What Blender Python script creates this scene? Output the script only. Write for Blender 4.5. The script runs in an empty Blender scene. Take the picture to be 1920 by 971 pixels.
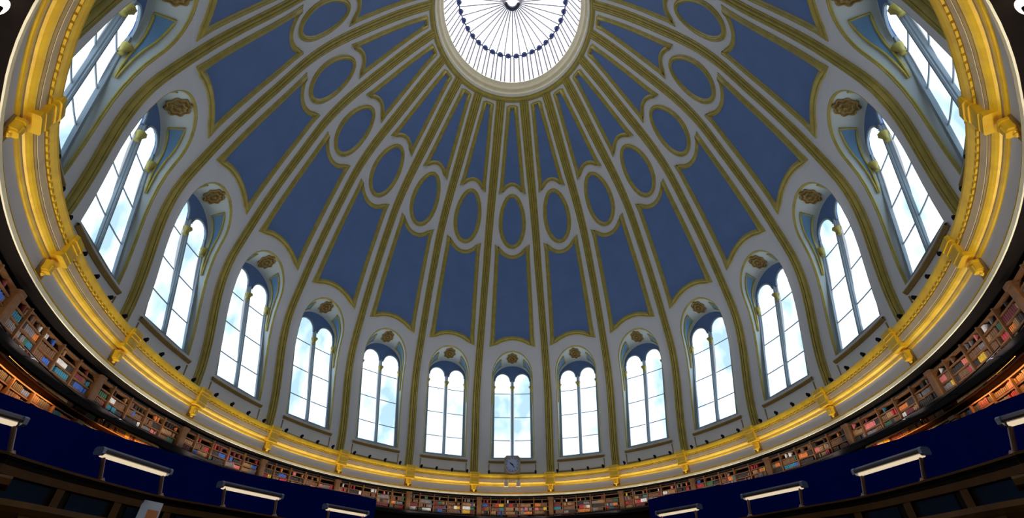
import bpy, math, random
from mathutils import Vector, Matrix
import numpy as np
random.seed(7)
C = bpy.context.scene.collection
PI = math.pi

# ------------------------------------------------------------------ plan of the hall
EX = 0.8081                      # the plan is an oval, narrower across than along
ZN = np.array([8, 16, 27, 38.])
WARP = np.array([[0.0566, -0.0799, 0.0221, 0.0506], [0.1089, -0.0155, -0.0057, 0.0006],
                 [0.1308, -0.0259, -0.0085, -0.0113], [0.0677, -0.0228, -0.0001, -0.0053]])
PZ = np.array([5.0, 7.5, 9.3, 12, 14.7, 17.3, 20, 24, 30.5, 36, 40.7])
PR = np.array([21.95, 21.74, 21.60, 21.22, 20.66, 20.08, 19.5, 18.5, 16.41, 13.16, 8.78])
UCUT = 2.45
ZF = 0.6                         # eye height: heights below are measured from the eye


def _slopes(xs, ys):
    h = np.diff(xs); dl = np.diff(ys) / h
    d = np.zeros(len(xs))
    for i in range(1, len(xs) - 1):
        if dl[i - 1] * dl[i] > 0:
            w1 = 2 * h[i] + h[i - 1]; w2 = h[i] + 2 * h[i - 1]
            d[i] = (w1 + w2) / (w1 / dl[i - 1] + w2 / dl[i])
    d[0] = dl[0]; d[-1] = dl[-1] * 1.2
    return d


PD = _slopes(PZ, PR)
WD = np.stack([_slopes(ZN, WARP[:, j]) for j in range(4)], 1); WD[0] = 0; WD[-1] = 0


def wcoef(z):
    """plan irregularity at height z, smooth between the measured heights"""
    if z <= ZN[0]: return WARP[0]
    if z >= ZN[-1]: return WARP[-1]
    i = int(np.searchsorted(ZN, z)) - 1; h = ZN[i + 1] - ZN[i]; t = (z - ZN[i]) / h
    return (WARP[i] * (1 + 2 * t) * (1 - t) ** 2 + WD[i] * h * t * (1 - t) ** 2
            + WARP[i + 1] * t * t * (3 - 2 * t) + WD[i + 1] * h * t * t * (t - 1))


def prof(z):
    i = min(max(int(np.searchsorted(PZ, z)) - 1, 0), len(PZ) - 2)
    h = PZ[i + 1] - PZ[i]; t = (z - PZ[i]) / h
    if t > 1: return PR[-1] + PD[-1] * (z - PZ[-1])
    if t < 0: return PR[0] + PD[0] * (z - PZ[0])
    return (PR[i] * (1 + 2 * t) * (1 - t) ** 2 + PD[i] * h * t * (1 - t) ** 2
            + PR[i + 1] * t * t * (3 - 2 * t) + PD[i + 1] * h * t * t * (t - 1))


def P(k, z, r=None, off=0.0):
    """point at bay position k (18 degrees each), height z, radius r (default: the dome), off metres outwards"""
    u = math.radians(18 * k)
    c = [float(x) for x in wcoef(z)]
    au = min(abs(u), UCUT)
    a = au + c[0] * au + c[1] * au ** 2 + c[2] * au ** 3
    if abs(u) > UCUT:
        a = a + (PI - a) * (abs(u) - UCUT) / (PI - UCUT)
    a = math.copysign(a, u)
    zz = z * (1 + c[3] * au * au)
    R = (prof(z) if r is None else r) + off
    return Vector((R * math.sin(a) * EX, R * math.cos(a), zz + ZF))


def frame(k, z, r=None):
    """origin, tangent (towards +k), up along the surface, inward normal"""
    o = P(k, z, r)
    tk = (P(k + .01, z, r) - P(k - .01, z, r)).normalized()
    tz = (P(k, z + .05, r) - P(k, z - .05, r)).normalized()
    n = tk.cross(tz).normalized()
    if n.dot(Vector((-o.x, -o.y, 0))) < 0 and z < 39: n = -n
    return o, tk, tz, n


# ------------------------------------------------------------------ mesh helpers
class MB:
    def __init__(s): s.v = []; s.f = []; s.m = []

    def add(s, pts):
        i = len(s.v); s.v.extend([tuple(p) for p in pts]); return i

    def face(s, pts, mi=0):
        i = s.add(pts); s.f.append(tuple(range(i, i + len(pts)))); s.m.append(mi)

    def grid(s, rows, closed_u=False, closed_v=False, mi=0, flip=False):
        nu = len(rows[0]); nv = len(rows); i = s.add([p for r in rows for p in r])
        for a in range(nv if closed_v else nv - 1):
            for b in range(nu if closed_u else nu - 1):
                q = (i + a * nu + b, i + a * nu + (b + 1) % nu, i + ((a + 1) % nv) * nu + (b + 1) % nu, i + ((a + 1) % nv) * nu + b)
                s.f.append(q[::-1] if flip else q); s.m.append(mi)

    def hexa(s, p, mi=0):
        """8 corners: 0-3 one end loop, 4-7 the other"""
        i = s.add(p)
        for q in ((0, 3, 2, 1), (4, 5, 6, 7), (0, 1, 5, 4), (1, 2, 6, 5), (2, 3, 7, 6), (3, 0, 4, 7)):
            s.f.append(tuple(i + j for j in q)); s.m.append(mi)

    def obox(s, o, ax, ay, az, mi=0):
        """box centred at o with half-axis vectors"""
        s.hexa([o - ax - ay - az, o + ax - ay - az, o + ax + ay - az, o - ax + ay - az,
                o - ax - ay + az, o + ax - ay + az, o + ax + ay + az, o - ax + ay + az], mi)

    def bevbox(s, o, ax, ay, az, b=.12, mi=0):
        """box with chamfered long corners (octagonal section in ax, ay)"""
        pts = [(-1, -1 + b), (-1 + b, -1), (1 - b, -1), (1, -1 + b), (1, 1 - b), (1 - b, 1), (-1 + b, 1), (-1, 1 - b)]
        lo = [o + ax * x + ay * y - az for x, y in pts]; hi = [o + ax * x + ay * y + az for x, y in pts]
        s.grid([lo, hi], closed_u=True, mi=mi); s.face(lo[::-1], mi); s.face(hi, mi)

    def tube(s, path, rad, n=8, closed=False, mi=0):
        rows = []
        N = len(path)
        up = Vector((0, 0, 1))
        for i, p in enumerate(path):
            a = path[(i - 1) % N] if closed or i > 0 else path[0]
            b = path[(i + 1) % N] if closed or i < N - 1 else path[-1]
            t = (b - a).normalized()
            x = t.cross(up)
            if x.length < .05: x = t.cross(Vector((0, 1, 0)))
            x.normalize(); y = x.cross(t)
            r = rad[i] if isinstance(rad, (list, tuple)) else rad
            rows.append([p + (x * math.cos(2 * PI * j / n) + y * math.sin(2 * PI * j / n)) * r for j in range(n)])
        s.grid(rows, closed_u=True, closed_v=closed, mi=mi)
        if not closed:
            s.face(rows[0][::-1], mi); s.face(rows[-1], mi)

    def lathe(s, o, x, y, ax, prof_, n=24, mi=0, lobes=0, amp=0):
        rows = []
        for r, h in prof_:
            rows.append([o + (x * math.cos(2 * PI * j / n) + y * math.sin(2 * PI * j / n)) * (r * (1 + (amp * math.cos(lobes * 2 * PI * j / n) if lobes else 0))) + ax * h for j in range(n)])
        s.grid(rows, closed_u=True, mi=mi)

    def build(s, name, mat, parent=None, smooth=False, **props):
        me = bpy.data.meshes.new(name)
        me.from_pydata(s.v, [], s.f)
        mats = mat if isinstance(mat, (list, tuple)) else [mat]
        for m in mats: me.materials.append(m)
        if len(mats) > 1: me.polygons.foreach_set('material_index', s.m)
        if smooth: me.polygons.foreach_set('use_smooth', [True] * len(s.f))
        me.validate(); me.update()
        o = bpy.data.objects.new(name, me); C.objects.link(o)
        if parent is not None: o.parent = parent; o.matrix_parent_inverse = parent.matrix_world.inverted()
        for k, v in props.items(): o[k] = v
        return o


def moulding(mb, path, sect, closed=False, r=None, mi=0, scale=None):
    """sweep a section (lateral, height-inwards) along a path of (k, z) on the dome"""
    pts = [frame(k, z, r) for k, z in path]; N = len(pts); rows = []
    for i, (o, tk, tz, n) in enumerate(pts):
        a = pts[(i - 1) % N][0] if closed or i else pts[0][0]
        b = pts[(i + 1) % N][0] if closed or i < N - 1 else pts[-1][0]
        t = (b - a).normalized(); lat = n.cross(t).normalized()
        miter = 1.0
        if closed or 0 < i < N - 1:
            t1 = (o - a); t2 = (b - o)
            if t1.length > 1e-6 and t2.length > 1e-6:
                cs = t1.normalized().dot(t2.normalized())
                miter = min(1.6, 1 / max(.5, math.sqrt(max(0.0, (1 + cs) / 2))))
        sc_ = scale(path[i][1]) if scale else 1.0
        rows.append([o + lat * (w * miter * sc_) + n * h for w, h in sect])
    mb.grid(rows, closed_u=False, closed_v=closed, mi=mi)


def empty(name, loc=(0, 0, 0), **props):
    o = bpy.data.objects.new(name, None); C.objects.link(o); o.location = loc
    o.empty_display_size = .2
    bpy.context.view_layer.update()
    for k, v in props.items(): o[k] = v
    return o


# ------------------------------------------------------------------ materials
def lin(c):
    return tuple(((x / 255) / 12.92 if x / 255 <= .04045 else ((x / 255 + .055) / 1.055) ** 2.4) for x in c) + (1,)


def mat(name, col, rough=.6, metal=0.0, noise=.12, scale=3.0, emit=None, es=0.0, bump=0.0, spec=.5, lincol=False):
    m = bpy.data.materials.new(name); m.use_nodes = True
    nt = m.node_tree; b = nt.nodes['Principled BSDF']
    c = col + (1,) if lincol else lin(col)
    b.inputs['Roughness'].default_value = rough; b.inputs['Metallic'].default_value = metal
    b.inputs['Specular IOR Level'].default_value = spec
    tc = nt.nodes.new('ShaderNodeTexCoord'); nz = nt.nodes.new('ShaderNodeTexNoise')
    nz.inputs['Scale'].default_value = scale; nz.inputs['Detail'].default_value = 4
    nt.links.new(tc.outputs['Object'], nz.inputs['Vector'])
    cr = nt.nodes.new('ShaderNodeValToRGB')
    cr.color_ramp.elements[0].position = .3; cr.color_ramp.elements[1].position = .7
    cr.color_ramp.elements[0].color = tuple(x * (1 - noise) for x in c[:3]) + (1,)
    cr.color_ramp.elements[1].color = tuple(min(1, x * (1 + noise)) for x in c[:3]) + (1,)
    nt.links.new(nz.outputs['Fac'], cr.inputs['Fac']); nt.links.new(cr.outputs['Color'], b.inputs['Base Color'])
    if bump:
        bp = nt.nodes.new('ShaderNodeBump'); bp.inputs['Strength'].default_value = bump; bp.inputs['Distance'].default_value = .05
        nt.links.new(nz.outputs['Fac'], bp.inputs['Height']); nt.links.new(bp.outputs['Normal'], b.inputs['Normal'])
    if emit is not None:
        b.inputs['Emission Color'].default_value = lin(emit); b.inputs['Emission Strength'].default_value = es
    return m


def glass_mat(name, c0, c1, strength, scale, stretch=(1, 1, 1)):
    """window pane lit by the sky behind it: cloud-mottled glow under a glossy coat"""
    m = mat(name, (20, 24, 30), rough=.12, noise=0)
    nt = m.node_tree; b = nt.nodes['Principled BSDF']
    tc = nt.nodes.new('ShaderNodeTexCoord'); mp = nt.nodes.new('ShaderNodeMapping'); nz = nt.nodes.new('ShaderNodeTexNoise')
    mp.inputs['Scale'].default_value = stretch
    nz.inputs['Scale'].default_value = scale; nz.inputs['Detail'].default_value = 3
    nt.links.new(tc.outputs['Object'], mp.inputs['Vector']); nt.links.new(mp.outputs['Vector'], nz.inputs['Vector'])
    cr = nt.nodes.new('ShaderNodeValToRGB')
    cr.color_ramp.elements[0].position = .36; cr.color_ramp.elements[1].position = .52
    cr.color_ramp.elements[0].color = lin(c0); cr.color_ramp.elements[1].color = lin(c1)
    nt.links.new(nz.outputs['Fac'], cr.inputs['Fac']); nt.links.new(cr.outputs['Color'], b.inputs['Emission Color'])
    b.inputs['Emission Strength'].default_value = strength
    return m


M = {}
M['plaster'] = mat('grey_plaster', (0.73, 0.735, 0.79), .75, noise=.03, scale=.5, lincol=True)
M['blue'] = mat('blue_paint', (0.12, 0.215, 0.48), .7, noise=.05, scale=.7, lincol=True)
M['blue_lit'] = mat('blue_paint_lit', (0.15, 0.31, 0.53), .7, noise=.05, scale=.7, lincol=True)  # lighter copy of the blue, window light put into the colour
M['gilt'] = mat('dull_gilding', (0.46, 0.375, 0.088), .5, .1, noise=.15, scale=2, lincol=True)
M['gilt2'] = mat('bright_gilding', (0.95, 0.54, 0.02), .4, .1, noise=.15, scale=2, lincol=True)
M['brown_gilt'] = mat('brown_gilding', (0.30, 0.20, 0.06), .6, .1, noise=.15, scale=2, lincol=True)
M['peach'] = mat('peach_fascia', (0.95, 0.70, 0.42), .6, noise=.08, scale=2, lincol=True)
M['cream'] = mat('cream_paint', (0.82, 0.72, 0.48), .5, noise=.06, scale=2, lincol=True)
M['reveal'] = mat('pale_reveal_plaster', (0.60, 0.67, 0.69), .7, noise=.04, scale=.8, lincol=True)
M['stone'] = mat('mullion_paint', (0.30, 0.36, 0.41), .6, noise=.05, scale=1, lincol=True)
M['bar'] = mat('glazing_bar_paint', (0.42, 0.47, 0.50), .6, noise=.05, lincol=True)
M['pane'] = glass_mat('sky_lit_pane', (146, 176, 194), (214, 235, 255), 1.95, .35, (1, 1, .8))
M['lpane'] = glass_mat('sky_lit_lantern_pane', (236, 242, 255), (240, 247, 255), 2.0, .5)
M['lead'] = mat('lantern_glazing_bar', (150, 140, 150), .6)
M['dkblue'] = mat('lantern_blue_enamel', (35, 52, 110), .5)
M['hub'] = mat('lantern_hub_iron', (40, 42, 68), .5)
M['wood'] = mat('shelf_oak', (104, 66, 32), .55, noise=.25, scale=4)
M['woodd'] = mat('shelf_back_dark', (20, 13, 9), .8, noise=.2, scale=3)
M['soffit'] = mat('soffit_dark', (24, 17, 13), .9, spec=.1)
M['iron'] = mat('gallery_iron', (36, 31, 30), .9, spec=.1)
M['black'] = mat('spotlight_black', (30, 32, 38), .9, spec=.1)
M['navy'] = mat('navy_screen_cloth', (0, 24, 118), .95, noise=.08, scale=1.5, spec=.05)
M['deskw'] = mat('desk_mahogany', (36, 23, 11), .7, noise=.3, scale=5, spec=.15)
M['deskt'] = mat('desk_rail_wood', (116, 76, 28), .6, noise=.25, scale=5, spec=.2)
M['leather'] = mat('desk_leather', (22, 42, 66), .7, noise=.15, scale=6, spec=.1)
M['steel'] = mat('desk_steel_edge', (205, 218, 240), .35, .6)
M['hood'] = mat('lamp_hood', (74, 60, 62), .35, .4)
M['post'] = mat('lamp_post_bronze', (176, 142, 124), .45, .4)
M['tube'] = mat('lamp_tube_lit', (240, 225, 195), .5, emit=(255, 232, 196), es=.75)
M['tipb'] = mat('lamp_top_highlight', (175, 188, 220), .3, .5)
M['floor'] = mat('floor_carpet', (40, 36, 40), .9, noise=.2, scale=6)
M['wallm'] = mat('lower_wall_paint', (58, 42, 30), .8)
M['paper'] = mat('sheet_paper', (240, 243, 252), .7, noise=.03)
M['orange'] = mat('sheet_orange_print', (250, 150, 84), .7, noise=.06)
M['warm'] = mat('warm_lamp_glass', (255, 220, 170), .5, emit=(255, 176, 92), es=4)
M['globe'] = mat('globe_lamp_glass', (255, 245, 230), .4, emit=(255, 236, 214), es=4)
M['brass'] = mat('lamp_brass', (150, 100, 40), .35, .7)
M['dial'] = mat('clock_dial', (185, 198, 235), .5, noise=.05)
M['clockw'] = mat('clock_case_wood', (158, 140, 128), .5)
M['clockk'] = mat('clock_black', (24, 26, 36), .5)
M['support'] = mat('clock_support_paint', (240, 215, 175), .6)

SIDE = lambda k: 'left' if k < 0 else 'right'
ORD = ['', 'first', 'second', 'third', 'fourth', 'fifth', 'sixth', 'seventh', 'eighth', 'ninth', 'tenth', 'eleventh', 'twelfth', 'thirteenth', 'fourteenth']


def where(k):
    return 'above the clock' if k == 0 else '%s to the %s of the clock' % (ORD[abs(k)], SIDE(k))


BAYS = list(range(-9, 11))
VIS = list(range(-8, 9))

# ------------------------------------------------------------------ dome shell
ZS, ZA, WO = 15.75, 17.95, .322            # opening: spring, apex, half width (in bays)
ZSILL = 9.25


def half_open(z):
    if z <= ZS: return WO
    if z >= ZA: return 0.0
    return WO * math.sqrt(max(0, 1 - ((z - ZS) / (ZA - ZS)) ** 2))


shell = MB()
zr = [6.4, 7.0, 7.6, 8.2, 8.8, ZSILL]
zj = [ZSILL + (ZS - ZSILL) * i / 8 for i in range(9)]
za = [ZS + (ZA - ZS) * math.sin(PI / 2 * i / 14) for i in range(15)]
zu = [ZA + (41.0 - ZA) * i / 34 for i in range(35)]
for k in BAYS:
    shell.grid([[P(k + s, z) for s in np.linspace(-.5, .5, 9)] for z in zr])
    for sg in (-1, 1):
        shell.grid([[P(k + sg * (half_open(z) + (.5 - half_open(z)) * t), z) for t in np.linspace(0, 1, 6)] for z in zj + za[1:]], flip=sg < 0)
    shell.grid([[P(k + s, z) for s in np.linspace(-.5, .5, 9)] for z in zu])
ceiling = shell.build('ceiling', M['plaster'], smooth=True, kind='structure', category='ceiling',
                      label='grey plaster dome with gilded ribs and blue sunk panels under a round skylight')

GS = [(-.20, 0), (-.19, .06), (-.11, .07), (-.09, .04), (-.06, .06), (-.02, .15), (.05, .17), (.11, .12), (.14, .05), (.20, .06), (.21, 0)]   # panel moulding section
GS2 = [(-.12, 0), (-.10, .08), (-.02, .14), (.06, .10), (.12, 0)]


def wl(z): return .5 - 1.06 / (prof(z) * .314)


CO, HO, SO = 30.35, 3.55, .43


def zbot(s): return 15.75 + 3.3 * math.sqrt(max(0.05, 1 - (s / .54) ** 2))
def ztop(s): return CO - HO * math.sqrt(max(0.0, 1 - (s / SO) ** 2))
def zbot2(s): return CO + HO * math.sqrt(max(0.0, 1 - (s / SO) ** 2))


def solve(c, fn, z0):
    z = z0
    for _ in range(6): z = fn(c * wl(z))
    return z


def panel(k, fb, ft, z0, z1, name, mname, rows=14):
    mb = MB(); cols = np.linspace(-1, 1, 13)
    zb = [solve(c, fb, z0) for c in cols]; zt = [solve(c, ft, z1) for c in cols]
    mb.grid([[P(k + c * wl(b + (t - b) * i / rows), b + (t - b) * i / rows, off=-.05) for c, b, t in zip(cols, zb, zt)] for i in range(rows + 1)])
    mb.build(name, M['blue'], ceiling, smooth=True)
    g = MB()
    path = [(k + c * wl(b), b) for c, b in zip(cols, zb)]
    n = 12
    path += [(k + wl(zb[-1] + (zt[-1] - zb[-1]) * i / n), zb[-1] + (zt[-1] - zb[-1]) * i / n) for i in range(1, n)]
    path += [(k + c * wl(t), t) for c, t in zip(cols[::-1], zt[::-1])]
    path += [(k - wl(zt[0] + (zb[0] - zt[0]) * i / n), zt[0] + (zb[0] - zt[0]) * i / n) for i in range(1, n)]
    moulding(g, path, GS, closed=True)
    g.build(mname, M['gilt'], ceiling, smooth=True)


for k in BAYS:
    panel(k, zbot, ztop, 18.8, 27, 'lower_panel', 'lower_panel_moulding')
    panel(k, zbot2, lambda s: 40.15, 33.8, 40.15, 'upper_panel', 'upper_panel_moulding')
    mb = MB(); e = [(k + .258 * math.cos(2 * PI * i / 40), CO + 2.52 * math.sin(2 * PI * i / 40)) for i in range(40)]
    mb.grid([[P(k + (a - k) * t, CO + (z - CO) * t, off=-.05) for a, z in e] for t in (.02, .35, .7, 1)], closed_u=True)
    mb.face([P(k + (a - k) * .02, CO + (z - CO) * .02, off=-.05) for a, z in e])
    mb.build('oval_panel', M['blue'], ceiling, smooth=True)
    g = MB(); moulding(g, e, GS, closed=True); g.build('oval_panel_moulding', M['gilt'], ceiling, smooth=True)

# ------------------------------------------------------------------ ribs
RIBS = [(-.50, 0), (-.47, .06), (-.40, .07), (-.38, .03), (-.34, .05), (-.30, .16), (-.22, .22), (-.14, .17), (-.10, .07), (-.05, .20), (.05, .20),
        (.10, .07), (.14, .17), (.22, .22), (.30, .16), (.34, .05), (.38, .03), (.40, .07), (.47, .06), (.50, 0)]
trim_n = 0
for k in BAYS:
    kk = k - .5
    trim_n += 1
    sh = lambda z: (math.copysign(.05, kk) * min(1, max(0, (26 - z) / 12)) if abs(kk) == .5 else 0)
    g = MB(); moulding(g, [(kk + sh(z), z) for z in np.linspace(7.7, 40.5, 50)], [(w, h * .9) for w, h in RIBS], scale=lambda z: .66 + .32 * min(1, max(0, (z - 22) / 17)))
    side = 'left' if kk < 0 else 'right'
    lab = '%s gilded dome rib to the %s of the clock' % (ORD[min(14, int(abs(kk) + .5))], side)
    rib = g.build('trim_%d' % trim_n, M['gilt'], smooth=False, kind='structure', category='rib', label=lab, group='gilded dome ribs')
    # block of the cornice broken forward under the rib, the pilaster strip on the frieze and the gilded corbel
    o, tk, tz, n = frame(kk + sh(8), 7.6, 20.75)
    up = Vector((0, 0, 1))
    b = MB()
    b.bevbox(o + up * .33, tk * .40, n * .26, up * .10, .2); b.bevbox(o + up * .16, tk * .36, n * .22, up * .07, .2)
    b.bevbox(o - up * .08, tk * .34, n * .18, up * .17, .1); b.bevbox(o - up * .33, tk * .37, n * .16, up * .08, .2)
    b.build('cornice_block', M['gilt2'], rib)
    o, tk, tz, n = frame(kk + sh(8), 6.93, 21.08)
    b = MB(); b.bevbox(o, tk * .26, n * .05, up * .28, .1); b.build('frieze_strip', M['brown_gilt'], rib)
    b = MB(); o2 = o + n * .09 + up * .06
    b.bevbox(o2 + up * .02, tk * .19, n * .15, up * .13, .25); b.bevbox(o2 - up * .03, tk * .12, n * .19, up * .12, .3)
    b.lathe(o2 - up * .27, tk, n, up, [(0.001, 0), (.05, .01), (.08, .05), (.06, .09), (.12, .16), (.001, .17)], 12)
    b.bevbox(o2 + up * .18, tk * .22, n * .18, up * .035, .2)
    b.build('corbel', M['gilt2'], rib)

# ------------------------------------------------------------------ windows


def rg(z): return 21.89 - .055 * (z - 9)


WI, ZIS, ZIA = .292, 15.55, 17.08


def arch_path(w, zs, zt, z0, n=22, nj=8):
    """outline from lower right up over the arch to lower left, list of (s, z)"""
    L = [(w, z0 + (zs - z0) * i / nj) for i in range(nj)]
    L += [(w * math.cos(PI * i / n), zs + (zt - zs) * math.sin(PI * i / n)) for i in range(n + 1)]
    L += [(-w, zs - (zs - z0) * i / nj) for i in range(1, nj + 1)]
    return L


OUT = arch_path(WO, ZS, ZA, ZSILL)
INN = arch_path(WI, ZIS, ZIA, ZSILL)


def reveal_pt(k, i, q, lift=0.0):
    """point on the reveal: i along the outline (may be fractional), q 0 at the dome to 1 at the glass, lifted into the opening"""
    i = min(max(i, 0), len(OUT) - 1.001); a = int(i); t = i - a
    so = OUT[a][0] + (OUT[a + 1][0] - OUT[a][0]) * t; zo = OUT[a][1] + (OUT[a + 1][1] - OUT[a][1]) * t
    si = INN[a][0] + (INN[a + 1][0] - INN[a][0]) * t; zi = INN[a][1] + (INN[a + 1][1] - INN[a][1]) * t
    A = P(k + so, zo); B = P(k + si, zi, rg(zi)); p = A + (B - A) * q
    if lift:
        c = P(k, min((zo + zi) / 2, ZS), rg(15)); c2 = P(k, min((zo + zi) / 2, ZS)); c = c2 + (c - c2) * q
        p = p + (c - p).normalized() * lift
    return p


LX, LW, LZ, LT = .1475, .1165, 15.62, 16.34      # light: centre, half width, spring, top


def lz(s):
    x = (abs(s) - LX) / LW
    return LZ + (LT - LZ) * math.sqrt(max(0, 1 - x * x)) if abs(x) < 1 else LZ


def ai(s):
    x = s / WI
    return ZIS + (ZIA - ZIS) * math.sqrt(max(0, 1 - x * x))


petal = [(.012, .16), (.08, .18), (.12, .10), (.17, .05), (.24, .14), (.31, .17), (.36, .08), (.40, .05), (.45, .12), (.50, .12), (.54, 0)]
for wi, k in enumerate(BAYS):
    if k in VIS: lab = 'tall arched two-light window ' + where(k)
    else: lab = 'tall arched two-light window at the back of the dome behind the viewer'
    base = P(k, ZSILL, rg(9.3))
    w = empty('window_%d' % (wi + 1), base, kind='structure', category='window', label=lab, group='arched windows round the dome')
    mb = MB(); mb.grid([[reveal_pt(k, i, q) for i in range(len(OUT))] for q in (0, .33, .66, 1)], flip=False)
    # bottom ledge of the reveal
    mb.face([P(k - WO, ZSILL), P(k + WO, ZSILL), P(k + WI, ZSILL, rg(9.3)), P(k - WI, ZSILL, rg(9.3))])
    mb.build('reveal', M['reveal'], w, smooth=True)
    # gilded architrave lining the outer edge of the splay
    g = MB(); AS = ((0, -.03), (0, .03), (.03, .05), (.05, .02), (.06, .04), (.09, .06), (.12, .04), (.135, .0))
    def ap(i, q, l):
        depth = max(.25, (reveal_pt(k, i, 1) - reveal_pt(k, i, 0)).length)
        return reveal_pt(k, i, q / depth, l)
    g.grid([[ap(i, q, l) for q, l in AS] for i in range(len(OUT))])
    g.build('architrave', M['gilt'], w, smooth=True)
    # sill and apron
    o1 = [frame(k + s, 9.02) for s in np.linspace(-.345, .345, 9)]
    g = MB(); g.grid([[o + n * a + Vector((0, 0, b)) for a, b in ((-.05, -.1), (.05, -.1), (.10, -.04), (.14, 0.), (.14, .05), (.06, .08), (-.05, .08))] for o, tk, tz, n in o1])
    g.build('sill', M['brown_gilt'], w)
    g = MB(); moulding(g, [(k - .335, 8.84), (k - .335, 8.22), (k - .1, 8.22), (k + .1, 8.22), (k + .335, 8.22), (k + .335, 8.84)], [(-.045, 0), (-.03, .04), (.03, .04), (.045, 0)])
    g.build('apron_moulding', M['brown_gilt'], w)
    # tracery plate above the lights
    mb = MB(); ss = sorted(set([round(float(x), 4) for x in np.linspace(-WI, WI, 41)] + [sg * (LX + d * LW) for sg in (-1, 1) for d in (-.999, -.97, -.9, .9, .97, .999)]))
    mb.grid([[P(k + s, lz(s) + (ai(s) - lz(s)) * t, rg(16) - .07) for s in ss] for t in (0, .5, 1)])
    mb.grid([[P(k + s, lz(s), rg(16) - d) for s in ss] for d in (.07, -.05)])
    mb.build('tracery', M['blue'], w, smooth=False)
    # frame: jamb posts, heads, bottom rail
    g = MB()
    for sg in (-1, 1):
        path = [P(k + sg * (LX + LW * math.cos(PI * i / 16)), LZ + (LT - LZ) * math.sin(PI * i / 16), rg(16) - .09) for i in range(17)]
        g.tube(path, .06, 6)
        g.obox((P(k + sg * .276, 9.3, rg(9.3)) + P(k + sg * .276, LZ, rg(LZ))) / 2, frame(k + sg * .276, 12, 21.5)[1] * .07,
               frame(k, 12, 21.5)[3] * .08, (P(k + sg * .276, LZ, rg(LZ)) - P(k + sg * .276, 9.3, rg(9.3))) / 2)
    fr = frame(k, 9.36, rg(9.3)); g.obox(fr[0] + Vector((0, 0, -.02)), (P(k + WI, 9.3, rg(9.3)) - P(k - WI, 9.3, rg(9.3))) / 2, fr[3] * .10, Vector((0, 0, .06)))
    g.build('frame', M['stone'], w)
    # mullion with shafts
    g = MB(); a = P(k, 9.3, rg(9.3)); b = P(k, LZ + .1, rg(LZ)); tk = frame(k, 12, 21.5)[1]; n = frame(k, 12, 21.5)[3]
    g.bevbox((a + b) / 2, tk * .11, n * .10, (b - a) / 2, .5); g.tube([a + n * .11, b + n * .11], .07, 8)
    g.build('mullion', M['stone'], w)
    for sg in (-1, 1):
        g = MB(); a = P(k + sg * .292, 9.35, rg(9.3)) + n * .07; b = P(k + sg * .292, 14.85, rg(14.85)) + n * .07
        g.tube([a, b], .05, 8); g.build('jamb_shaft', M['stone'], w, smooth=True)
    for s in (-.285, 0, .285):
        o = P(k + s, 14.95, rg(15)) + n * (.13 if s == 0 else .10)
        g = MB(); g.lathe(o - Vector((0, 0, .24)), tk, n, Vector((0, 0, 1)), [(.001, 0), (.10, .0), (.13, .05), (.09, .09), (.12, .2), (.19, .34), (.22, .38), (.22, .45), (.001, .46)], 16, lobes=8, amp=.07)
        g.build('capital', M['gilt'], w, smooth=True)
    for sg in (-1, 1):
        mb = MB(); cols = [LX + d * (LW + .005) for d in (-1, -.95, -.8, -.5, -.2, .2, .5, .8, .95, 1)]
        mb.grid([[P(k + sg * c, 9.3 + (lz(c) - 9.3) * t, rg(9.3 + (lz(c) - 9.3) * t) + .02) for c in cols] for t in np.linspace(0, 1, 9)], flip=True)
        pn = mb.build('pane', M['pane'], w, smooth=False)
        g = MB()
        for z in (10.7, 12.55, 14.55):
            g.tube([P(k + sg * c, z, rg(z) - .02) for c in (LX - LW, LX, LX + LW)], .032, 6)
        g.build('glazing_bar', M['bar'], pn)
    # soffit rosette
    ic = (len(OUT) - 1) / 2
    o = reveal_pt(k, ic, .47, .03)
    x = (reveal_pt(k, ic + .4, .47) - reveal_pt(k, ic - .4, .47)).normalized()
    y = (reveal_pt(k, ic, .9) - reveal_pt(k, ic, .1)).normalized()
    ax = x.cross(y).normalized()
    if ax.z > 0: ax = -ax
    y = ax.cross(x)
    g = MB(); g.lathe(o - ax * .02, x, y, ax, petal, 48, lobes=8, amp=.10); g.face([o + ax * .08 + (x * math.cos(j) + y * math.sin(j)) * .012 for j in (0, 2, 4)])
    g.build('rosette', M['brown_gilt'], w, smooth=False)
    # blue tapering panels on the splayed reveal with gilt outline
    for sg in (-1, 1):
        i0, i1 = ic + sg * 4.4, ic + sg * 13.6
        rows = []; L = []; Rr = []
        for t in np.linspace(0, 1, 14):
            i = i0 + (i1 - i0) * t
            hw = .21 * (1 - t) ** .7 + .012
            c = .53 + .05 * t
            rows.append([reveal_pt(k, i, c - hw, .02), reveal_pt(k, i, c + hw, .02)])
            L.append(reveal_pt(k, i, c - hw - .02, .03)); Rr.append(reveal_pt(k, i, c + hw + .02, .03))
        mb = MB(); mb.grid(rows); rp = mb.build('reveal_panel', M['blue_lit'], w, smooth=True)
        g = MB(); g.tube(L + Rr[::-1], .05, 6, closed=True); g.build('gilt_outline', M['gilt'], rp, smooth=True)

# ------------------------------------------------------------------ main cornice
kr = [k * .1 for k in range(-100, 101)]


def ring(pts, name, m, parent=None, smooth=False, krange=kr, **props):
    mb = MB(); mb.grid([[P(k, z, r) for r, z in pts] for k in krange]); return mb.build(name, m, parent, smooth, **props)


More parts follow.
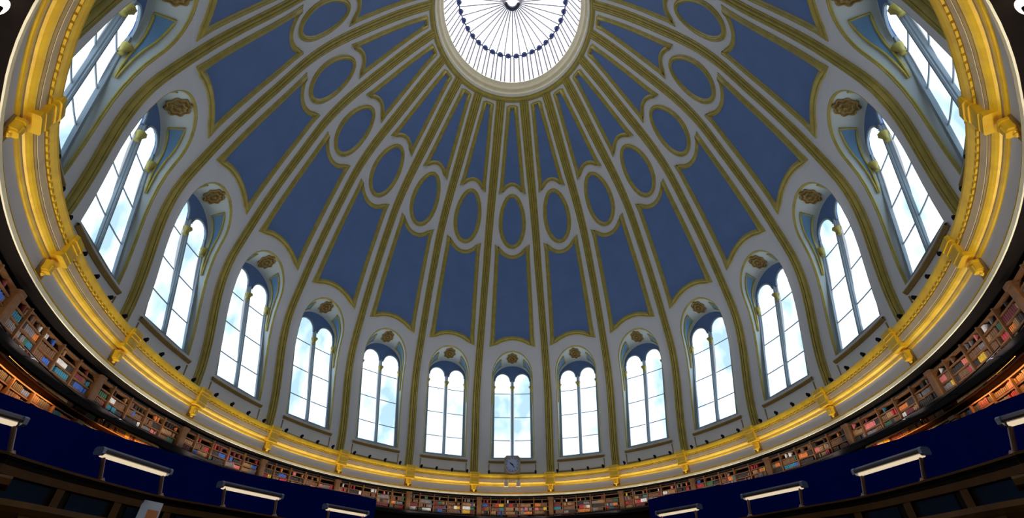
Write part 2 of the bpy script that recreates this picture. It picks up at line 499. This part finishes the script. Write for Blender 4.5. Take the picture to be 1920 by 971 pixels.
cornice = ring([(21.10, 6.70), (21.10, 7.28)], 'trim_21', M['plaster'], kind='structure', category='cornice',
               label='gilded cornice ring running round the foot of the dome')
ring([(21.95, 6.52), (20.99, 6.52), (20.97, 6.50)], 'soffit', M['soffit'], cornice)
ring([(20.97, 6.50), (20.93, 6.51), (20.93, 6.62)], 'bottom_fillet', M['cream'], cornice)
ring([(20.93, 6.63), (20.98, 6.66), (20.99, 6.71), (21.04, 6.73), (21.10, 6.75)], 'gilt_bead', M['gilt2'], cornice)
ring([(21.10, 7.15), (21.05, 7.18), (21.03, 7.24)], 'lower_bead', M['gilt2'], cornice)
ring([(21.03, 7.24), (21.01, 7.245), (20.99, 7.265)], 'groove_shade', M['brown_gilt'], cornice)  # brown strips paint the shadow lines between the cornice bands
ring([(20.99, 7.265), (20.93, 7.28), (20.86, 7.32), (20.81, 7.37)], 'lower_gilt_band', M['gilt2'], cornice)
ring([(20.81, 7.37), (20.80, 7.385), (20.75, 7.395), (20.745, 7.415)], 'groove_shade', M['brown_gilt'], cornice)
ring([(20.745, 7.415), (20.735, 7.42), (20.735, 7.60)], 'fascia', M['peach'], cornice)
ring([(20.735, 7.60), (20.71, 7.605), (20.705, 7.64)], 'groove_shade', M['brown_gilt'], cornice)
ring([(20.705, 7.64), (20.69, 7.69), (20.66, 7.70), (20.60, 7.78), (20.56, 7.85), (20.55, 7.90), (20.60, 7.93), (20.70, 7.95), (21.62, 7.97)], 'upper_gilt_band', M['gilt2'], cornice)
g = MB()
for i in range(20 * 20):
    k = -10 + (i + .5) / 20
    if abs(k) > 8.5: continue
    o, tk, tz, n = frame(k, 7.66, 20.68); g.obox(o, tk * .10, n * .03, Vector((0, 0, .025)))
g.build('dentil_course', M['gilt2'], cornice)

# spotlights standing on the cornice
up = Vector((0, 0, 1))
for k in range(-7, 8):
    for j, s in enumerate((-.34, -.115, .115, .34)):
        if k == 0 and j in (1, 2): continue
        o, tk, tz, n = frame(k + s, 8.03, 20.8)
        if k == 0: lab = 'small black spotlight on the cornice just %s of the clock' % ('left' if s < 0 else 'right')
        else: lab = '%s black spotlight from the left below the window %s' % (ORD[j + 1], where(k))
        t = empty('spotlight', o - up * .08, label=lab, category='spotlight', group='spotlights along the cornice')
        b = MB(); b.bevbox(o + up * .1, tk * .08, up * .07, n * .075 + up * .02, .4); b.build('housing', M['black'], t)
        b = MB(); b.bevbox(o - up * .02, tk * .05, n * .05, up * .06, .3); b.build('base', M['black'], t)

# clock on the cornice
o, tk, tz, n = frame(0, 8.62, 20.52)
ck = empty('wall_clock', o - up * .7, label='square framed clock with a pale blue dial standing on the cornice', category='clock')
b = MB(); b.bevbox(o - n * .12, tk * .66, up * .66, n * .12, .28); b.build('case', M['clockw'], ck)
b = MB(); b.lathe(o, tk, up, n, [(.64, 0), (.64, .05), (.58, .09), (.53, .05), (.53, .01)], 40); b.build('bezel', M['clockw'], ck, smooth=True)
b = MB(); b.lathe(o + n * .015, tk, up, n, [(.54, 0), (.001, .005)], 40); d = b.build('dial', M['dial'], ck)
b = MB()
for h in range(12):
    a = h * PI / 6; v = tk * math.sin(a) + up * math.cos(a); q = tk * math.cos(a) - up * math.sin(a)
    b.obox(o + v * .46 + n * .03, v * .05, q * .014, n * .006)
b.build('hour_marks', M['clockk'], d)
for nm, a, ln, wd in (('hour_hand', -.95, .26, .05), ('minute_hand', 2.5, .30, .035)):
    v = tk * math.sin(a) + up * math.cos(a); q = tk * math.cos(a) - up * math.sin(a)
    b = MB(); b.hexa([o + n * .035 + v * -.06 - q * wd, o + n * .035 + v * -.06 + q * wd, o + n * .035 + v * ln + q * wd * .4, o + n * .035 + v * ln - q * wd * .4,
                      o + n * .05 + v * -.06 - q * wd, o + n * .05 + v * -.06 + q * wd, o + n * .05 + v * ln + q * wd * .4, o + n * .05 + v * ln - q * wd * .4])
    b.build(nm, M['clockk'], ck)
for sg in (-1, 1):
    oo = frame(0, 7.15, 20.58)[0] + tk * (.48 * sg)
    b = MB(); b.bevbox(oo + up * .15, tk * .17, n * .15, up * .23, .3); b.build('support', M['support'], ck)

# ------------------------------------------------------------------ skylight
sky = empty('window_21', P(0, 41, 0.01), kind='structure', category='skylight', label='round glazed skylight with radiating bars at the crown of the dome')
kc = [i * .25 - 10 for i in range(81)]
mb = MB(); mb.grid([[P(k, z, off=-h) for z, h in ((40.44, .0), (40.47, .16), (40.54, .22), (40.60, .14), (40.68, .14), (40.74, .20), (40.80, .12), (40.83, 0))] for k in kc])
mb.build('outer_band', M['gilt'], sky)
ring([(9.15, 40.62), (8.95, 40.75), (8.85, 40.95)], 'outer_moulding', M['gilt'], sky, True, kc)
ring([(8.85, 40.95), (8.7, 40.98), (8.5, 41.05), (8.42, 41.2), (8.42, 41.35), (8.2, 41.45), (8.05, 41.6), (8.02, 41.85), (7.78, 42.0), (7.7, 42.15)], 'frame_ring', M['cream'], sky, True, kc)
LR = [(7.7, 42.1), (6.45, 45.0), (.85, 44.6)]
mb = MB(); mb.grid([[P(k, z, r) for r, z in (LR[0], LR[1])] for k in kc]); drum = mb.build('drum_glass', M['lpane'], sky)
mb = MB(); mb.grid([[P(k, z, r) for r, z in (LR[1], (3.5, 44.8), (.02, 44.6))] for k in kc]); crown = mb.build('crown_glass', M['lpane'], sky)
for i in range(40):
    k = -10 + i * .5
    g = MB(); g.tube([P(k + .1, 42.1, 7.65), P(k + .1, 45.0, 6.4)], .07, 4); g.tube([P(k - .1, 42.1, 7.65), P(k - .1, 45.0, 6.4)], .07, 4)
    g.build('drum_bar', M['lead'], drum)
    g = MB(); g.tube([P(k, 44.95, 6.4), P(k, 44.55, .8)], .055, 4); g.build('crown_bar', M['lead'], crown)
g = MB(); g.tube([P(k, 44.93, 6.38) for k in kc[:-1]], .06, 6, closed=True)
for i in range(40):
    k = -10 + (i + .5) / 2; o, tk, tz, n = frame(k, 44.9, 6.36)
    g.lathe(o, tk, (P(k, 44.9, 7) - P(k, 44.9, 6)).normalized(), up, [(.001, -.3), (.22, -.2), (.31, 0), (.22, .2), (.001, .3)], 8)
g.build('blue_bead_ring', M['dkblue'], sky)
g = MB(); g.lathe(Vector((0, 0, 44.3 + ZF)), Vector((EX, 0, 0)), Vector((0, 1, 0)), up, [(.62, -.12), (.72, -.2), (.98, -.15), (1.02, 0), (.98, .15), (.62, .15), (.6, 0), (.62, -.12)], 32)
hub = g.build('hub', M['hub'], sky, smooth=True)
g = MB(); g.lathe(Vector((0, 0, 44.35 + ZF)), Vector((EX, 0, 0)), Vector((0, 1, 0)), up, [(.56, 0), (.001, .02)], 24); g.build('hub_glass', M['lpane'], hub)

# ------------------------------------------------------------------ walls and floor
kw = [k * .25 for k in range(-35, 36)]
mb = MB(); mb.grid([[P(k, z, 22.4) for z in (-.6, 3, 6.5)] for k in kw]); mb.build('wall_front', M['wallm'], kind='structure', category='wall', label='curved wall behind the bookcases')
a = P(8.75, 0, 22.4); zt = P(8.75, 6.5, 22.4).z
mb = MB()
pts = [(a.x, a.y), (a.x, -27), (-a.x, -27), (-a.x, a.y)]
for (x0, y0), (x1, y1) in zip(pts[:-1], pts[1:]):
    mb.face([Vector((x0, y0, 0)), Vector((x1, y1, 0)), Vector((x1, y1, zt)), Vector((x0, y0, zt))])
mb.build('wall_back', M['wallm'], kind='structure', category='wall', label='plain wall of the entrance bay behind the viewer')
mb = MB(); mb.face([Vector((27 * math.cos(t * PI / 24), 30 * math.sin(t * PI / 24), 0)) for t in range(48)])
mb.build('floor', M['floor'], kind='structure', category='floor', label='dark carpeted floor of the hall')

# ------------------------------------------------------------------ bookcases, gallery, books
CAMP = Vector((0, -22.226, ZF))
PITCH = 0.69251


def to_px(p):
    d = p - CAMP; c, s = math.cos(PITCH), math.sin(PITCH)
    fz = d.y * c + d.z * s
    if fz < .1: return None
    return 960.5 + 890.43 * d.x / fz, 391.8 - 890.43 * (-d.y * s + d.z * c) / fz, fz


RF, RB = 21.35, 21.75
NSUB = 5
BOOKC = {}
for nm, c in dict(brown=(104, 70, 46), dark=(44, 34, 32), tan=(142, 104, 66), grey=(112, 104, 104), maroon=(104, 34, 40), red=(164, 40, 52), pink=(196, 104, 100),
                  teal=(44, 104, 124), blue=(52, 84, 158), green=(46, 88, 66), yellow=(196, 158, 36), white=(206, 200, 196), orange=(196, 110, 48)).items():
    BOOKC[nm] = mat('book_cloth_' + nm, c, .6, noise=.15, scale=5)
CN = list(BOOKC)
CW = [22, 18, 14, 12, 8, 5, 4, 4, 5, 5, 3, 5, 4]


def bookcase(k, tier):
    z0, nsh = (5.05, 6) if tier == 'upper' else (2.6, 10)
    dz = .25; ztop_ = z0 + dz * (nsh - 1)
    lab = 'oak bookcase %s the gallery, beneath the window %s' % ('above' if tier == 'upper' else 'under', where(k))
    o = P(k, z0, RB)
    t = empty('bookcase', o, label=lab, category='bookcase', group='%s bookcases round the wall' % tier)
    ks = [k + s for s in np.linspace(-.497, .497, 11)]
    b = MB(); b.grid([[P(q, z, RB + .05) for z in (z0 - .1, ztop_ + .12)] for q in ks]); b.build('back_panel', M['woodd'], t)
    for i in range(nsh):
        z = z0 + dz * i
        b = MB(); b.grid([[P(q, z + a, r) for r, a in ((RB, 0), (RF, 0), (RF, -.035), (RB, -.035))] for q in ks], closed_u=True); b.build('shelf', M['wood'], t)
    for j in range(1, NSUB):
        fr = frame(k - .5 + j / NSUB, (z0 + ztop_) / 2, (RF + RB) / 2)
        b = MB(); b.bevbox(fr[0] + up * .03, fr[1] * .045, fr[3] * .23, up * ((ztop_ - z0) / 2 + .1), .3); b.build('divider', M['wood'], t)
    fr = frame(k - .462, (z0 + ztop_) / 2, (RF + RB) / 2)
    b = MB(); b.bevbox(fr[0] + up * .03, fr[1] * .19, fr[3] * .3, up * ((ztop_ - z0) / 2 + .1), .2)
    b.bevbox(fr[0] + up * ((ztop_ - z0) / 2 + .06), fr[1] * .23, fr[3] * .34, up * .06, .2)
    b.build('pilaster', M['wood'], t)
    # books
    out = []
    for j in range(NSUB):
        for i in range(nsh - 1):
            s0 = k - .5 + j / NSUB + (.078 if j == 0 else .012); s1 = k - .5 + (j + 1) / NSUB - .012
            run = 0; s = s0; n_ = 0
            topgap = (tier == 'upper' and i == nsh - 2)
            while True:
                if run <= 0: col = random.choices(CN, CW)[0]; run = random.randint(2, 9); hh = random.uniform(.15, .205); wd = random.uniform(.07, .13)
                run -= 1
                ds = wd / 6.4
                if s + ds > s1: break
                if random.random() < .06 or (topgap and random.random() < .8): s += ds; continue
                n_ += 1
                out.append((k, tier, j, i, n_, s + ds / 2, z0 + dz * i, wd * .46, (hh + random.uniform(-.012, .012)), col))
                s += ds
    return out


books = []
for k in range(-8, 9): books += bookcase(k, 'upper')
for k in range(-8, 9):
    if abs(k) >= 4: books += bookcase(k, 'lower')


def book_geo(mb, bk, mi=0):
    k, tier, j, i, n_, s, z, hw, h, col = bk
    o, tk, tz, n = frame(s, z + .01, RF + .12)
    o = o + up * (h / 2 + .002)
    mb.bevbox(o, tk * hw, n * .1, up * h / 2, .25, mi)


def score(bk):
    q = to_px(P(bk[5], bk[6] + .1, RF))
    if q is None: return 0
    x, y, fz = q
    if not (2 < x < 1918 and 2 < y < 969): return 0
    if bk[1] == 'upper' and bk[3] == 4: return 0
    X = abs(x - 960.5); ysc = 733 + (960 - X) * .29                   # below this line the navy screens hide the wall
    if X > 255 and y > ysc - 5: return 0
    if bk[1] == 'lower' and bk[6] > 4.6: return 0
    return bk[7] * bk[8] / fz ** 2


books.sort(key=score, reverse=True)
single, rest = books[:296], books[296:]
for bk in single:
    k, tier, j, i, n_, s, z, hw, h, col = bk
    mb = MB(); book_geo(mb, bk)
    lab = '%s book, %s in %s bay of shelf %d, %s bookcase %s %s of clock' % (
        col, '%d%s' % (n_, 'th' if 10 < n_ < 14 else {1: 'st', 2: 'nd', 3: 'rd'}.get(n_ % 10, 'th')), ORD[j + 1], i + 1, tier, ORD[abs(k)], SIDE(k))
    mb.build('book', BOOKC[col], label=lab, category='book', group='books on the %s bookcases' % tier)
mb = MB()
for bk in rest: book_geo(mb, bk, CN.index(bk[9]))
mb.build('shelved_books', [BOOKC[c] for c in CN], kind='stuff', category='books', label='distant rows of mixed old books filling the curved wall shelves')

# gallery balcony
kg = [k * .1 for k in range(-86, 87)]

def zgal(k): return float(np.interp(abs(k), [0, 3, 4.8, 6, 6.6, 8.6], [-.16, .08, .24, .05, -.04, -.16]))


def gring(pts, name, m, parent=None, **props):
    mb = MB(); mb.grid([[P(k, z + zgal(k), r) for r, z in pts] for k in kg]); return mb.build(name, m, parent, False, **props)


gal = gring([(21.16, 5.06), (20.93, 5.06), (20.93, 4.98), (21.16, 4.98)], 'balcony', M['iron'], None,
           label='dark iron gallery running round the wall between two tiers of bookcases', category='balcony')
gring([(20.93, 4.97), (20.88, 4.97), (20.88, 5.19), (20.93, 5.19), (20.93, 4.97)], 'front_panel', M['iron'], gal)
mb = MB(); mb.tube([P(k, 5.21 + zgal(k), 20.905) for k in kg], .03, 6); mb.build('handrail', M['iron'], gal, smooth=True)

# strip lamps hanging under the gallery, warm light on the lower shelves
for k in [-8, -7, -6, -5, -4, 4, 5, 6, 7, 8]:
    zg = zgal(k); o, tk, tz, n = frame(k, 4.93 + zg, 21.05)
    t = empty('strip_lamp', o + up * .1, label='warm strip lamp under the gallery beneath the window ' + where(k), category='lamp', group='strip lamps under the gallery')
    b = MB(); b.tube([P(k + s, 4.94 + zg, 21.05) for s in np.linspace(-.3, .3, 7)], .014, 8); b.build('tube', M['warm'], t, smooth=True)
    b = MB(); b.grid([[P(k + s, 4.93 + zg + a, 21.04 - c) for c, a in ((.06, -.03), (.05, .05), (-.05, .05))] for s in np.linspace(-.31, .31, 7)]); b.build('reflector', M['brass'], t)
    l = bpy.data.lights.new('strip_light', 'AREA'); l.shape = 'RECTANGLE'; l.size = 3.6; l.size_y = .12; l.energy = 42; l.color = (1, .48, .14)
    lo = bpy.data.objects.new('strip_light', l); C.objects.link(lo)
    d = (P(k, 4.2, 21.5) - o).normalized()
    lo.matrix_world = Matrix.Translation(o - up * .08) @ d.to_track_quat('-Z', 'Y').to_matrix().to_4x4()
    # align the long axis with the wall
    x = tk.normalized(); zax = -d; y = zax.cross(x).normalized(); x = y.cross(zax)
    lo.matrix_world = Matrix(((x.x, y.x, zax.x, lo.location.x), (x.y, y.y, zax.y, lo.location.y), (x.z, y.z, zax.z, lo.location.z), (0, 0, 0, 1)))
    lo.parent = t; lo.matrix_parent_inverse = t.matrix_world.inverted()

# added fill lights on invented rail fixtures, aimed up to brighten the cornice
for k in range(-8, 9):
    zg = zgal(k); o, tk, tz, n = frame(k, 5.10 + zg, 20.45)
    l = bpy.data.lights.new('cornice_fill', 'AREA'); l.shape = 'RECTANGLE'; l.size = 5; l.size_y = .1; l.energy = 80; l.color = (1, .95, .88)
    lo = bpy.data.objects.new('cornice_fill', l); C.objects.link(lo)
    zax = -(up + n * .12).normalized(); x = tk; y = zax.cross(x).normalized(); x = y.cross(zax)
    lo.matrix_world = Matrix(((x.x, y.x, zax.x, o.x), (x.y, y.y, zax.y, o.y), (x.z, y.z, zax.z, o.z), (0, 0, 0, 1)))
    b = MB(); b.tube([P(k + s, 5.05 + zg, 20.45) for s in np.linspace(-.4, .4, 9)], .016, 6)
    for s in (-.25, .25): b.tube([P(k + s, 5.05 + zg, 20.45), P(k + s, 5.08 + zg, 20.87)], .016, 6)
    tt = b.build('added_uplight', M['black'], label='added slim dark uplight bar below the window ' + where(k), category='lamp', group='added cornice fill lights on the gallery', smooth=True)
    lo.parent = tt

def ray(x, y):
    c, s = math.cos(PITCH), math.sin(PITCH); a = (x - 960.5) / 890.43; b = -(y - 391.8) / 890.43
    return Vector((a, -b * s + c, b * c + s))


# globe lamps at the two top corners
for sg in (-1, 1):
    rv = ray(-2, 12); rv.x *= -sg; o = CAMP + rv * ((P(8, 6.3, 21).z - CAMP.z) / rv.z)
    t = empty('globe_lamp', o, label='bright white globe lamp under the cornice at the far %s edge' % SIDE(sg), category='lamp', group='globe lamps under the cornice')
    b = MB(); b.lathe(o, Vector((1, 0, 0)), Vector((0, 1, 0)), up, [(.11 * math.sin(PI * i / 12) + .001, -.22 * math.cos(PI * i / 12)) for i in range(13)], 20); b.build('globe', M['globe'], t, smooth=True)
    b = MB(); q = o + Vector((sg * .4, .6, .3)); b.tube([o + up * .2, o + up * .3, q + up * .3], .02, 8); b.build('bracket', M['brass'], t, smooth=True)

# ------------------------------------------------------------------ screens, desks, lamps on each side


def polar(az, d, h, sg):
    """point d metres from the viewer's station at bearing az (degrees off the axis), h above the eye, on the given side"""
    a = math.radians(az); return Vector((sg * d * math.sin(a), CAMP.y + d * math.cos(a), ZF + h))


def curve(pts, n):
    """Catmull-Rom through (az, d) pairs"""
    out = []; P4 = [pts[0]] + pts + [pts[-1]]
    for i in range(len(pts) - 1):
        for j in range(n):
            t = j / n; a, b, c, d = [np.array(P4[i + m], float) for m in range(4)]
            out.append(tuple(.5 * ((2 * b) + (-a + c) * t + (2 * a - 5 * b + 4 * c - d) * t * t + (-a + 3 * b - 3 * c + d) * t ** 3)))
    out.append(tuple(map(float, pts[-1]))); return out


SCR = curve([(66, 6.9), (56, 7.6), (46.8, 8.32), (40.3, 9.32), (33.3, 10.26), (27.6, 11.29), (17.4, 12.82), (13.8, 13.7)], 5)
DSK = curve([(62, 4.6), (52, 5.1), (44.7, 5.50), (43.3, 5.64), (37.4, 6.36), (32.3, 7.03), (27.6, 7.49), (22.3, 8.15), (14, 9.4), (8, 10.2)], 4)
NEAR = curve([(58, 3.5), (43.8, 4.0), (36, 4.6), (28, 5.3), (20, 5.9)], 4)


def at(crv, az):
    return float(np.interp(-az, [-a for a, d in crv], [d for a, d in crv]))


def strip(crv, sg, offs, name, m, parent=None, az0=None, az1=None, **props):
    """sweep a closed section [(towards the viewer, height above the eye)] along a plan curve"""
    pts = [(a, d) for a, d in crv if (az1 is None or a >= az1) and (az0 is None or a <= az0)]
    if az0 is not None: pts = [(az0, at(crv, az0))] + pts
    if az1 is not None: pts = pts + [(az1, at(crv, az1))]
    mb = MB(); rows = [[polar(a, d - t, h, sg) for t, h in offs] for a, d in pts]
    mb.grid(rows, closed_u=True); mb.face(rows[0][::-1]); mb.face(rows[-1])
    return mb.build(name, m, parent, False, **props)


for sg in (-1, 1):
    S = SIDE(sg)
    scr = strip(SCR, sg, [(0, -.59), (0, 1.92), (-.08, 1.92), (-.08, -.59)], 'display_screen', M['navy'],
                label='tall plain navy blue curved screen on the %s behind the desk lamps' % S, category='screen', group='navy screens')
    # desk: carcass with moulded ridge, framed leather panels and steel book-rest edges
    dk = strip(DSK, sg, [(.02, -.595), (.02, .74), (-.28, .74), (-.28, -.595)], 'reading_desk', M['deskw'],
               label='long dark wooden reading desk on the %s carrying the lamps' % S, category='desk', group='long reading desks')
    strip(DSK, sg, [(.05, .835), (.07, .85), (.06, .875), (-.32, .875), (-.33, .82), (-.30, .74), (.02, .74)], 'top_rail', M['deskw'], dk)
    strip(DSK, sg, [(.085, .86), (.085, .878), (.02, .88), (.02, .86)], 'top_moulding', M['deskt'], dk)
    strip(DSK, sg, [(.02, .745), (.05, .75), (.05, .805), (.02, .81)], 'upper_rail', M['deskt'], dk)
    az = 54.0
    while az > 13:
        d = at(DSK, az); wdeg = math.degrees(.44 / d)
        strip(DSK, sg, [(.02, .50), (.045, .50), (.045, .75), (.02, .75)], 'stile', M['deskt'], dk, az + .28, az - .28)
        strip(DSK, sg, [(.02, .61), (.034, .61), (.034, .735), (.02, .735)], 'leather_panel', M['leather'], dk, az - .75, az - wdeg + .75)
        strip(DSK, sg, [(.03, .585), (.11, .58), (.11, .592), (.03, .60)], 'book_rest', M['steel'], dk, az - .7, az - wdeg + 1.3)
        az -= wdeg
    # nearer, lower desk divider with a taller end
    nd = strip(NEAR, sg, [(.0, -.595), (0, .34), (-.06, .34), (-.06, -.595)], 'desk_divider', M['deskw'],
               label='low dark desk divider nearest the viewer on the %s' % S, category='desk', group='low desk dividers', az0=43.4)
    strip(NEAR, sg, [(.03, .38), (.04, .405), (.02, .435), (-.08, .435), (-.10, .405), (-.09, .38), (-.06, .33), (0, .33)], 'cap_rail', M['deskt'], nd, az0=43.2)
    strip(NEAR, sg, [(.02, -.595), (.02, .48), (-.08, .48), (-.08, -.595)], 'end_panel', M['deskw'], nd, az1=43.2)
    strip(NEAR, sg, [(.05, .49), (.05, .52), (.03, .535), (-.10, .535), (-.12, .51), (-.11, .48), (.03, .48)], 'end_cap_rail', M['deskt'], nd, az1=42.9)
    for az in (49, 46.2, 43.3, 41.0, 36.0, 31.0, 26.0):
        strip(NEAR, sg, [(.0, -.3), (.035, -.3), (.035, .37), (.0, .37)], 'stile', M['deskt'], nd, az + .35, az - .35)
    # lamps: long hood with lit underside on two posts
    for ln, (a0, a1, hp0, hp1) in enumerate([(51, 44.4, 50.4, 44.7), (38.4, 32.85, 38.0, 33.2), (28.3, 22.9, 27.9, 23.2), (18.6, 14.6, 18.2, 14.9)]):
        names = ['nearest the edge, cut by the frame', 'second from the edge', 'third from the edge', 'nearest the end of the screen']
        d0, d1 = at(DSK, a0) + .12, at(DSK, a1) + .12
        A, B = polar(a0, d0, 1.11, sg), polar(a1, d1, 1.11, sg)
        lx = (B - A).normalized(); ly = up.cross(lx).normalized()
        t = empty('desk_lamp', (A + B) / 2 - up * .26, label='long hooded reading lamp on the %s desk, %s' % (S, names[ln]), category='lamp', group='reading lamps on the desks')
        sec = [(-.045, -.004), (-.045, .014), (-.033, .03), (-.016, .037), (.016, .037), (.033, .03), (.045, .014), (.045, -.004)]
        b = MB(); rows = [[p + ly * y + up * z for y, z in sec] for p in (A, B)]; b.grid(rows, closed_u=True); b.face(rows[0][::-1]); b.face(rows[1]); b.build('hood', M['hood'], t)
        b = MB(); b.obox((A + B) / 2 + up * .041, (B - A) / 2, ly * .02, up * .008); b.build('top_highlight', M['tipb'], t)  # pale strip stands in for the highlight along the hood
        b = MB(); b.tube([A + lx * .03 - up * .016, B - lx * .03 - up * .016], .02, 8); b.build('tube', M['tube'], t, smooth=True)
        for e in (A, B):
            q = lx if e is A else -lx
            b = MB(); b.bevbox(e + up * .01, ly * .05, up * .037, lx * .018, .4); b.build('end_cap', M['tipb'], t)
        for hp in (hp0, hp1):
            pt = polar(hp, at(DSK, hp) + .12, 1.10, sg); hb = hp - .055 * max(0, hp - 15) * .5
            p = polar(hb, at(DSK, hb) + .12, .875, sg)
            b = MB(); b.tube([p, pt], .018, 8); b.lathe(p, lx, ly, up, [(.06, 0), (.055, .015), (.03, .03), (.02, .05)], 12); b.build('post', M['post'], t, smooth=True)

# information sheet leaning on the left desk
q = [(265, 936), (306, 946)]
c = polar(33.0, at(DSK, 33.0) - .16, .735, -1)
vw = (c - CAMP); vw.z = 0; vw.normalize(); lx = Vector((vw.y, -vw.x, 0)); tl = (up + vw * .55).normalized()
lx = (lx - up * .12).normalized(); nn = lx.cross(tl).normalized()
if nn.dot(vw) > 0: nn = -nn
b = MB(); b.obox(c - tl * .12, lx * .095, tl * .20, nn * .008)
sh = b.build('information_sheet', M['paper'], label='white information sheet with an orange picture leaning on the left desk', category='sheet')
b = MB(); b.obox(c - tl * .15 + nn * .011 + lx * .03, lx * .05, tl * .14, nn * .003); b.build('picture', M['orange'], sh)
b = MB(); b.obox(c - tl * .34 - nn * .03, lx * .17, nn * .07, up * .03); b.build('stand', M['deskw'], sh)

# ------------------------------------------------------------------ world, camera
w = bpy.data.worlds.new('hall_sky'); bpy.context.scene.world = w; w.use_nodes = True
w.node_tree.nodes['Background'].inputs['Color'].default_value = (.75, .86, 1, 1)
w.node_tree.nodes['Background'].inputs['Strength'].default_value = .6
cd = bpy.data.cameras.new('camera'); co = bpy.data.objects.new('camera', cd); C.objects.link(co)
cd.sensor_width = 36; cd.lens = 890.434 * 36 / 1920; cd.shift_x = -.5 / 1920; cd.shift_y = -(485.5 - 391.8) / 1920
cd.clip_start = .05; cd.clip_end = 300
co.location = CAMP; co.rotation_euler = (PI / 2 + PITCH, 0, 0)
sc = bpy.context.scene; sc.camera = co
sc.view_settings.view_transform = 'Standard'; sc.view_settings.look = 'None'; sc.view_settings.gamma = 1
sc.view_settings.exposure = 0; sc.view_settings.use_curve_mapping = False
sc.cycles.max_bounces = 8; sc.cycles.diffuse_bounces = 6; sc.cycles.sample_clamp_indirect = 6
